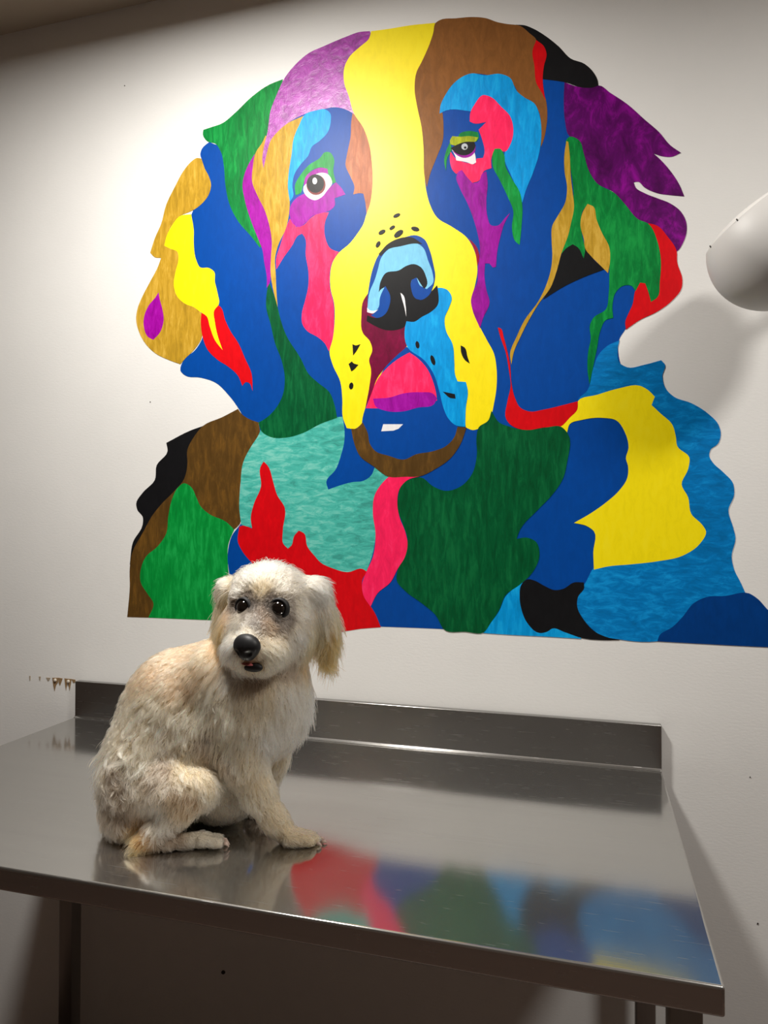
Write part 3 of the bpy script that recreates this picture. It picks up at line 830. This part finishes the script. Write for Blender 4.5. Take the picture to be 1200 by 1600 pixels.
# nose: broad top, two wings, cleft
pn, nn = hit(386, 1012)
bm = bmesh.new()
bmesh.ops.create_uvsphere(bm, u_segments=36, v_segments=24, radius=1.0)
for v in bm.verts:
    x, y, z = v.co
    wdt = 0.0245 * (1.0 + 0.12 * y - 0.25 * max(0, -y))
    co = np.array([x * wdt, y * 0.0225, z * 0.016])
    if z > 0:
        for sx in (-1, 1):
            d2 = ((x - sx * 0.52) ** 2 + (y + 0.25) ** 2)
            co[2] -= 0.006 * math.exp(-d2 / 0.035)
        co[2] -= 0.0025 * math.exp(-(x / 0.10) ** 2) * (1 if y < 0.1 else 0.2)
    v.co = Vector(pn - nn * 0.002 + FSIDE * co[0] + FUP * co[1] + FACE * co[2])
bm_obj('nose', bm, MAT_NOSE, dog, True)
masks.append((pn, FACE, 0.0215))
# lips and tongue
pm, nm = hit(394, 1043)
ellipsoid_obj('lips', pm - nm * 0.002, [FSIDE, FUP, FACE], [0.0205, 0.0085, 0.008], MAT_LIP, dog)
masks.append((pm, unit(nm), 0.0125))
pm2, nm2 = hit(405, 1043)
masks.append((pm2, unit(nm2), 0.009))
pt_, nt_ = hit(386, 1036)
ellipsoid_obj('tongue', pt_ + nt_ * 0.002, [unit(FSIDE - FUP * 0.08), FUP, FACE], [0.0120, 0.0016, 0.005], MAT_TONGUE, dog)
masks.append((pt_, unit(nt_), 0.008))
# claws
for (cx, cy, cd) in ((354, 1321, 1.192), (355, 1318, 1.204), (353, 1314, 1.216), (499, 1321, 1.205), (507, 1319, 1.219), (503, 1314, 1.233)):
    c0 = V(cx - 4, cy - 3, cd)
    c1 = V(cx + 4, cy + 2, cd); c1[2] = max(c1[2], TZ + 0.002)
    bm_obj('claw', tube_bm([c0, (c0 + c1) / 2 + np.array([0, 0, .002]), c1], [0.0032, 0.0026, 0.0008], 8), MAT_CLAW, dog, True)

# ---- fur: anchors give flow direction (picture x, picture y, depth), length mm, lift, curl, colour
CR = (236, 214, 176); WH = (241, 229, 206); TAN = (216, 164, 104); PEACH = (238, 200, 158); SHADE_GRY = (172, 152, 130); BRN = (140, 116, 90); DK = (70, 62, 56)  # the grey puts the shade of belly, legs and throat into the coat
ANCH = [
    # back and side
    (300, 1010, 1.30, -.9, .35, 0, 13, .25, .1, PEACH), (230, 1050, 1.30, -.7, .7, 0, 13, .3, .15, PEACH), (340, 1030, 1.24, -.6, .8, 0, 16, .3, .2, PEACH),
    (280, 1070, 1.22, -.6, .8, 0, 16, .35, .3, PEACH), (185, 1110, 1.30, -.3, 1, 0, 15, .4, .4, CR), (165, 1180, 1.29, -.2, 1, 0, 17, .45, .6, CR),
    (230, 1120, 1.22, -.5, .9, 0, 18, .4, .6, CR), (290, 1130, 1.21, -.4, .9, 0, 20, .4, .6, CR), (330, 1110, 1.21, -.4, 1, 0, 22, .35, .4, CR),
    (215, 1180, 1.21, -.3, 1, 0, 19, .45, .8, CR), (180, 1215, 1.22, .3, 1, 0, 18, .5, 1.0, SHADE_GRY), (175, 1270, 1.26, .1, 1, 0, 13, .4, .4, SHADE_GRY),
    (320, 1170, 1.22, -.2, 1, 0, 18, .3, .4, SHADE_GRY), (350, 1200, 1.26, 0, 1, 0, 14, .3, .2, SHADE_GRY),
    # thigh
    (250, 1205, 1.18, -.3, 1, 0, 17, .45, .7, SHADE_GRY), (290, 1200, 1.18, .4, .9, 0, 16, .4, .5, CR), (322, 1225, 1.18, .3, 1, 0, 14, .35, .4, CR),
    (285, 1260, 1.17, -.3, 1, 0, 15, .35, .4, (206, 172, 134)), (245, 1290, 1.17, -.4, 1, 0, 13, .35, .3, WH),
    (215, 1315, 1.175, -.6, .7, 0, 16, .4, .3, TAN), (265, 1315, 1.18, .5, .6, 0, 9, .3, .2, SHADE_GRY), (320, 1308, 1.19, .8, .4, 0, 6, .3, .1, WH), (345, 1315, 1.2, .9, .3, 0, 4, .3, 0, WH),
    # chest, forelegs
    (450, 1080, 1.22, .15, 1, 0, 24, .3, .15, WH), (480, 1100, 1.27, .35, 1, 0, 26, .4, .15, WH), (410, 1090, 1.20, 0, 1, 0, 22, .25, .15, CR), (430, 1150, 1.22, 0, 1, 0, 26, .3, .2, WH),
    (370, 1100, 1.21, -.2, 1, 0, 24, .3, .25, CR), (350, 1160, 1.2, -.3, 1, 0, 24, .35, .3, CR), (380, 1180, 1.18, -.2, 1, 0, 20, .3, .2, CR),
    (400, 1230, 1.19, .2, 1, 0, 15, .3, .15, CR), (430, 1275, 1.2, .5, .9, 0, 10, .3, .1, CR), (470, 1300, 1.2, .9, .5, 0, 8, .3, .1, CR), (495, 1312, 1.21, 1, .3, 0, 5, .3, 0, CR),
    (430, 1200, 1.31, 0, 1, 0, 14, .3, .1, CR), (400, 1265, 1.32, .2, 1, 0, 8, .3, .1, SHADE_GRY), (360, 1265, 1.32, .5, .6, 0, 8, .3, .1, WH), (345, 1250, 1.27, .2, 1, 0, 8, .3, .1, WH),
    # head top and sides
    (425, 888, 1.25, .15, -.8, .5, 19, .6, .15, WH), (395, 900, 1.24, -.5, -.5, .3, 17, .45, .1, WH), (465, 905, 1.25, .8, -.1, .4, 18, .45, .1, WH),
    (410, 920, 1.20, .0, -.9, .2, 11, .3, .05, CR), (440, 925, 1.19, .4, -.6, 0, 11, .3, .05, WH), (375, 925, 1.2, -.6, -.5, 0, 10, .3, .05, WH),
    (470, 950, 1.22, .7, .5, .3, 14, .25, .1, WH), (465, 990, 1.2, .5, .9, .2, 16, .25, .1, WH), (440, 1020, 1.19, .4, .9, .1, 18, .3, .1, CR), (430, 1045, 1.2, .2, 1, .1, 13, .3, .1, CR),
    (410, 955, 1.18, .0, -.6, 0, 6, .3, 0, (130, 112, 96)), (395, 975, 1.16, .1, -.8, 0, 6, .3, 0, (170, 160, 150)), (372, 970, 1.19, -.6, .3, .2, 10, .3, .1, WH), (355, 1000, 1.2, -.5, .8, .2, 14, .35, .1, WH),
    (422, 975, 1.17, .4, .3, 0, 8, .25, .05, (190, 160, 130)), (447, 972, 1.18, .5, .6, 0, 9, .25, .05, (150, 136, 122)), (452, 948, 1.185, .7, .2, 0, 8, .25, 0, (160, 148, 134)),
    (421, 948, 1.18, .1, -.5, 0, 5, .25, 0, DK), (432, 966, 1.175, .3, .6, 0, 5, .25, 0, (84, 74, 66)), (450, 966, 1.18, .5, .6, 0, 6, .25, 0, (110, 98, 88)), (440, 932, 1.185, .3, -.5, 0, 6, .25, 0, (140, 126, 110)), (424, 935, 1.18, .1, -.5, 0, 5, .25, 0, (96, 84, 74)), (393, 947, 1.18, .1, -.5, 0, 5, .25, 0, (84, 74, 66)), (378, 963, 1.19, -.2, .6, 0, 5, .25, 0, (130, 118, 106)), (368, 945, 1.2, -.6, .1, 0, 6, .25, 0, (140, 126, 112)), (382, 932, 1.19, -.2, -.6, 0, 6, .25, 0, (120, 106, 94)),
    (415, 1015, 1.14, .7, .7, .1, 17, .3, .1, CR), (365, 1015, 1.16, -.6, .8, .1, 18, .35, .1, WH), (380, 1040, 1.16, -.3, 1, 0, 12, .35, .1, CR), (405, 1050, 1.17, .1, 1, 0, 17, .4, .1, CR), (385, 985, 1.15, -.2, -.5, 0, 7, .3, 0, WH),
    (400, 1068, 1.21, 0, 1, 0, 20, .2, .1, SHADE_GRY), (450, 1050, 1.24, .1, 1, 0, 20, .2, .1, SHADE_GRY), (365, 1050, 1.25, -.2, 1, 0, 22, .25, .2, WH),
    # ears
    (492, 905, 1.26, .7, .7, .1, 24, .2, .05, WH), (515, 915, 1.27, .8, .8, 0, 22, .25, .05, CR), (505, 935, 1.25, .45, 1, 0, 30, .18, .05, WH), (522, 950, 1.27, .7, .8, 0, 26, .3, .05, (226, 190, 138)), (500, 975, 1.25, .1, 1, 0, 36, .10, .03, (228, 200, 156)), (490, 985, 1.25, .0, 1, 0, 34, .10, .03, (224, 182, 124)), (520, 985, 1.25, .1, 1, 0, 36, .12, .03, TAN), (515, 1010, 1.25, .0, 1, 0, 38, .10, .03, TAN), (500, 1030, 1.25, -.05, 1, 0, 34, .10, .03, TAN),
    (355, 905, 1.29, -.8, .2, .1, 18, .35, .05, CR), (350, 940, 1.28, -.3, 1, 0, 24, .2, .05, (226, 192, 144)), (345, 980, 1.28, 0, 1, 0, 28, .15, .05, TAN), (343, 1015, 1.28, .1, 1, 0, 26, .12, .05, TAN),
]
def anchor(a):
    p = V(a[0], a[1], a[2])
    q, _ = hit(a[0], a[1], dog_sdf)
    return q if abs(float((q - CAM) @ FW) - a[2]) < 0.075 else p


A_pos = np.array([anchor(a) for a in ANCH])
A_dir = np.array([unit(RT * a[3] - UP * a[4] + FW * a[5]) for a in ANCH])
A_par = np.array([[a[6] / 1000, a[7], a[8]] for a in ANCH])
A_col = np.array([[lin(c) for c in a[9]] for a in ANCH])


def field(p):
    d2 = ((p[:, None, :] - A_pos[None]) ** 2).sum(-1)
    wgt = 1.0 / (d2 + 0.00004) ** 2.2
    wgt /= wgt.sum(1, keepdims=True)
    return wgt @ A_dir, wgt @ A_par, wgt @ A_col


# the skin takes the coat's colour, so thin places do not show through pale
sk = np.concatenate([field(bv[s:s + 8000])[2] for s in range(0, len(bv), 8000)]) * 0.75
sa = me.color_attributes.new('skin_colour', 'FLOAT_COLOR', 'POINT')
sa.data.foreach_set('color', np.concatenate([sk, np.ones((len(sk), 1))], 1).reshape(-1).astype(np.float32))
nt = m_skin.node_tree
at = nt.nodes.new('ShaderNodeAttribute'); at.attribute_name = 'skin_colour'
nt.links.new(at.outputs['Color'], nt.nodes['Principled BSDF'].inputs['Base Color'])

tri = np.concatenate([bf[:, [0, 1, 2]], bf[:, [0, 2, 3]]])
v0, v1, v2 = bv[tri[:, 0]], bv[tri[:, 1]], bv[tri[:, 2]]
ar = np.linalg.norm(np.cross(v1 - v0, v2 - v0), axis=1)
ctr = (v0 + v1 + v2) / 3
keep = (ctr[:, 2] > TZ + 0.004)
hw = np.where(ctr[:, 2] > TZ + 0.30, 1.7, 1.0)               # denser coat on the head
prob = ar * keep * hw
prob /= prob.sum()
NS = 110000
ti = rng.choice(len(tri), NS, p=prob)
r1, r2 = rng.random(NS), rng.random(NS)
sq = np.sqrt(r1)
root = v0[ti] * (1 - sq)[:, None] + v1[ti] * (sq * (1 - r2))[:, None] + v2[ti] * (sq * r2)[:, None]
nrm = grad(dog_sdf, root)
fd, fp, fc = [], [], []
for s in range(0, NS, 8000):
    a_, b_, c_ = field(root[s:s + 8000]); fd.append(a_); fp.append(b_); fc.append(c_)
fd, fp, fc = np.concatenate(fd), np.concatenate(fp), np.concatenate(fc)
nz = (np.sin(root @ np.array([210., 130, 90]) + 1.0) + np.sin(root @ np.array([-120., 190, 160]) + 2.3) + np.sin(root @ np.array([90., -150, 230])) + np.sin(root @ np.array([330., 90, -260]) + .7)) / 2.2
nz = nz * np.clip(fp[:, 2] * 1.6, 0.05, 0.9)
fc = fc * np.clip(1 + 0.32 * nz, 0.5, 1.3)[:, None]  # shade in the hollows between curls, put into the strand colour
guard = rng.random(NS) < 0.14
L = fp[:, 0] * rng.uniform(0.65, 1.2, NS) * np.where(guard, 1.45, 1.0) * np.clip(1 + 0.35 * nz, 0.5, 1.5)
lift = fp[:, 1] * rng.uniform(0.7, 1.35, NS) * np.where(guard, 1.25, 1.0)
fd = fd + rng.normal(0, 0.24, (NS, 3))
tang = fd - nrm * (fd * nrm).sum(1, keepdims=True)
tang /= np.linalg.norm(tang, axis=1, keepdims=True) + 1e-9
bin_ = np.cross(nrm, tang)
K = 6
tt = np.linspace(0, 1, K)
ph = rng.uniform(0, 2 * math.pi, NS)
# neighbours share their curl and clump, so the coat breaks into locks
NC = 7000
ci = rng.choice(NS, NC, replace=False)
kd = kdtree.KDTree(NC)
for k, i in enumerate(ci): kd.insert(root[i], k)
kd.balance()
near = np.array([kd.find(Vector(p))[1] for p in root])
own = ci[near]
ph = ph[own] + rng.normal(0, 0.5, NS)
pts = np.zeros((NS, K, 3))
sl_ = np.clip(lift, 0.05, 0.9)
for k, t in enumerate(tt):
    along = L * (t * (1 - 0.25 * sl_))
    out = L * sl_ * (1.25 * t - 0.65 * t * t)
    cu = fp[:, 2] * L * 0.30 * t
    pts[:, k] = root + tang * along[:, None] + nrm * out[:, None] + bin_ * (cu * np.sin(ph + 5.0 * t))[:, None] + nrm * (cu * 0.6 * np.cos(ph + 5.0 * t) * t)[:, None]
    pts[:, k, 2] -= L * 0.14 * t * t
cl = 0.66
cvar = np.clip(rng.normal(1.0, 0.35, NS)[own], 0.2, 1.4)
for k, t in enumerate(tt):
    tgt = pts[own, k]
    wgt = (np.where(guard, 0.25, 1.0) * cl * cvar * t ** 1.3)[:, None]
    pts[:, k] = pts[:, k] * (1 - wgt) + (tgt + rng.normal(0, 0.0004, (NS, 3))) * wgt
# keep hair out of the steel and out of eyes, nose, mouth
pts[:, :, 2] = np.maximum(pts[:, :, 2], TZ + 0.0012)
ok = np.ones(NS, bool)
for (c, axd, rad) in masks:
    for k in range(K):
        rel = pts[:, k] - c
        al = rel @ axd
        rad_d = np.linalg.norm(rel - al[:, None] * axd, axis=1)
        ok &= ~((al > -0.010) & (al < 0.05) & (rad_d < rad))
pts, fc, own = pts[ok], fc[ok], own[ok]
n = len(pts)
tone = rng.normal(1.0, 0.10, n) * (rng.normal(1.0, 0.15, NS)[own])
col = np.clip(fc * np.clip(tone, 0.6, 1.35)[:, None], 0, 0.95)

hc = bpy.data.hair_curves.new('fur')
hc.add_curves([K] * n)
hc.attributes['position'].data.foreach_set('vector', pts.reshape(-1).astype(np.float32))
rad_attr = hc.attributes.get('radius') or hc.attributes.new('radius', 'FLOAT', 'POINT')
rr = np.tile(np.array([0.00042, 0.0004, 0.00036, 0.0003, 0.00022, 0.00008]), n)
rad_attr.data.foreach_set('value', rr.astype(np.float32))
ca = hc.attributes.new('fur_colour', 'FLOAT_COLOR', 'CURVE')
ca.data.foreach_set('color', np.concatenate([col, np.ones((n, 1))], 1).reshape(-1).astype(np.float32))
m_fur = bpy.data.materials.new('dog_fur')
m_fur.use_nodes = True
nt = m_fur.node_tree
nt.nodes.clear()
out = nt.nodes.new('ShaderNodeOutputMaterial')
at = nt.nodes.new('ShaderNodeAttribute'); at.attribute_name = 'fur_colour'
hb = nt.nodes.new('ShaderNodeBsdfHairPrincipled')
hb.parametrization = 'COLOR'
hb.inputs['Roughness'].default_value = 0.45
hb.inputs['Radial Roughness'].default_value = 0.6
nt.links.new(at.outputs['Color'], hb.inputs['Color'])
nt.links.new(hb.outputs[0], out.inputs['Surface'])
fur = bpy.data.objects.new('fur', hc)
COL.objects.link(fur)
hc.materials.append(m_fur)
fur.parent = dog
fur.matrix_parent_inverse = Matrix.Translation(dog.location).inverted()
tag(fur, None, None, None, 'stuff')
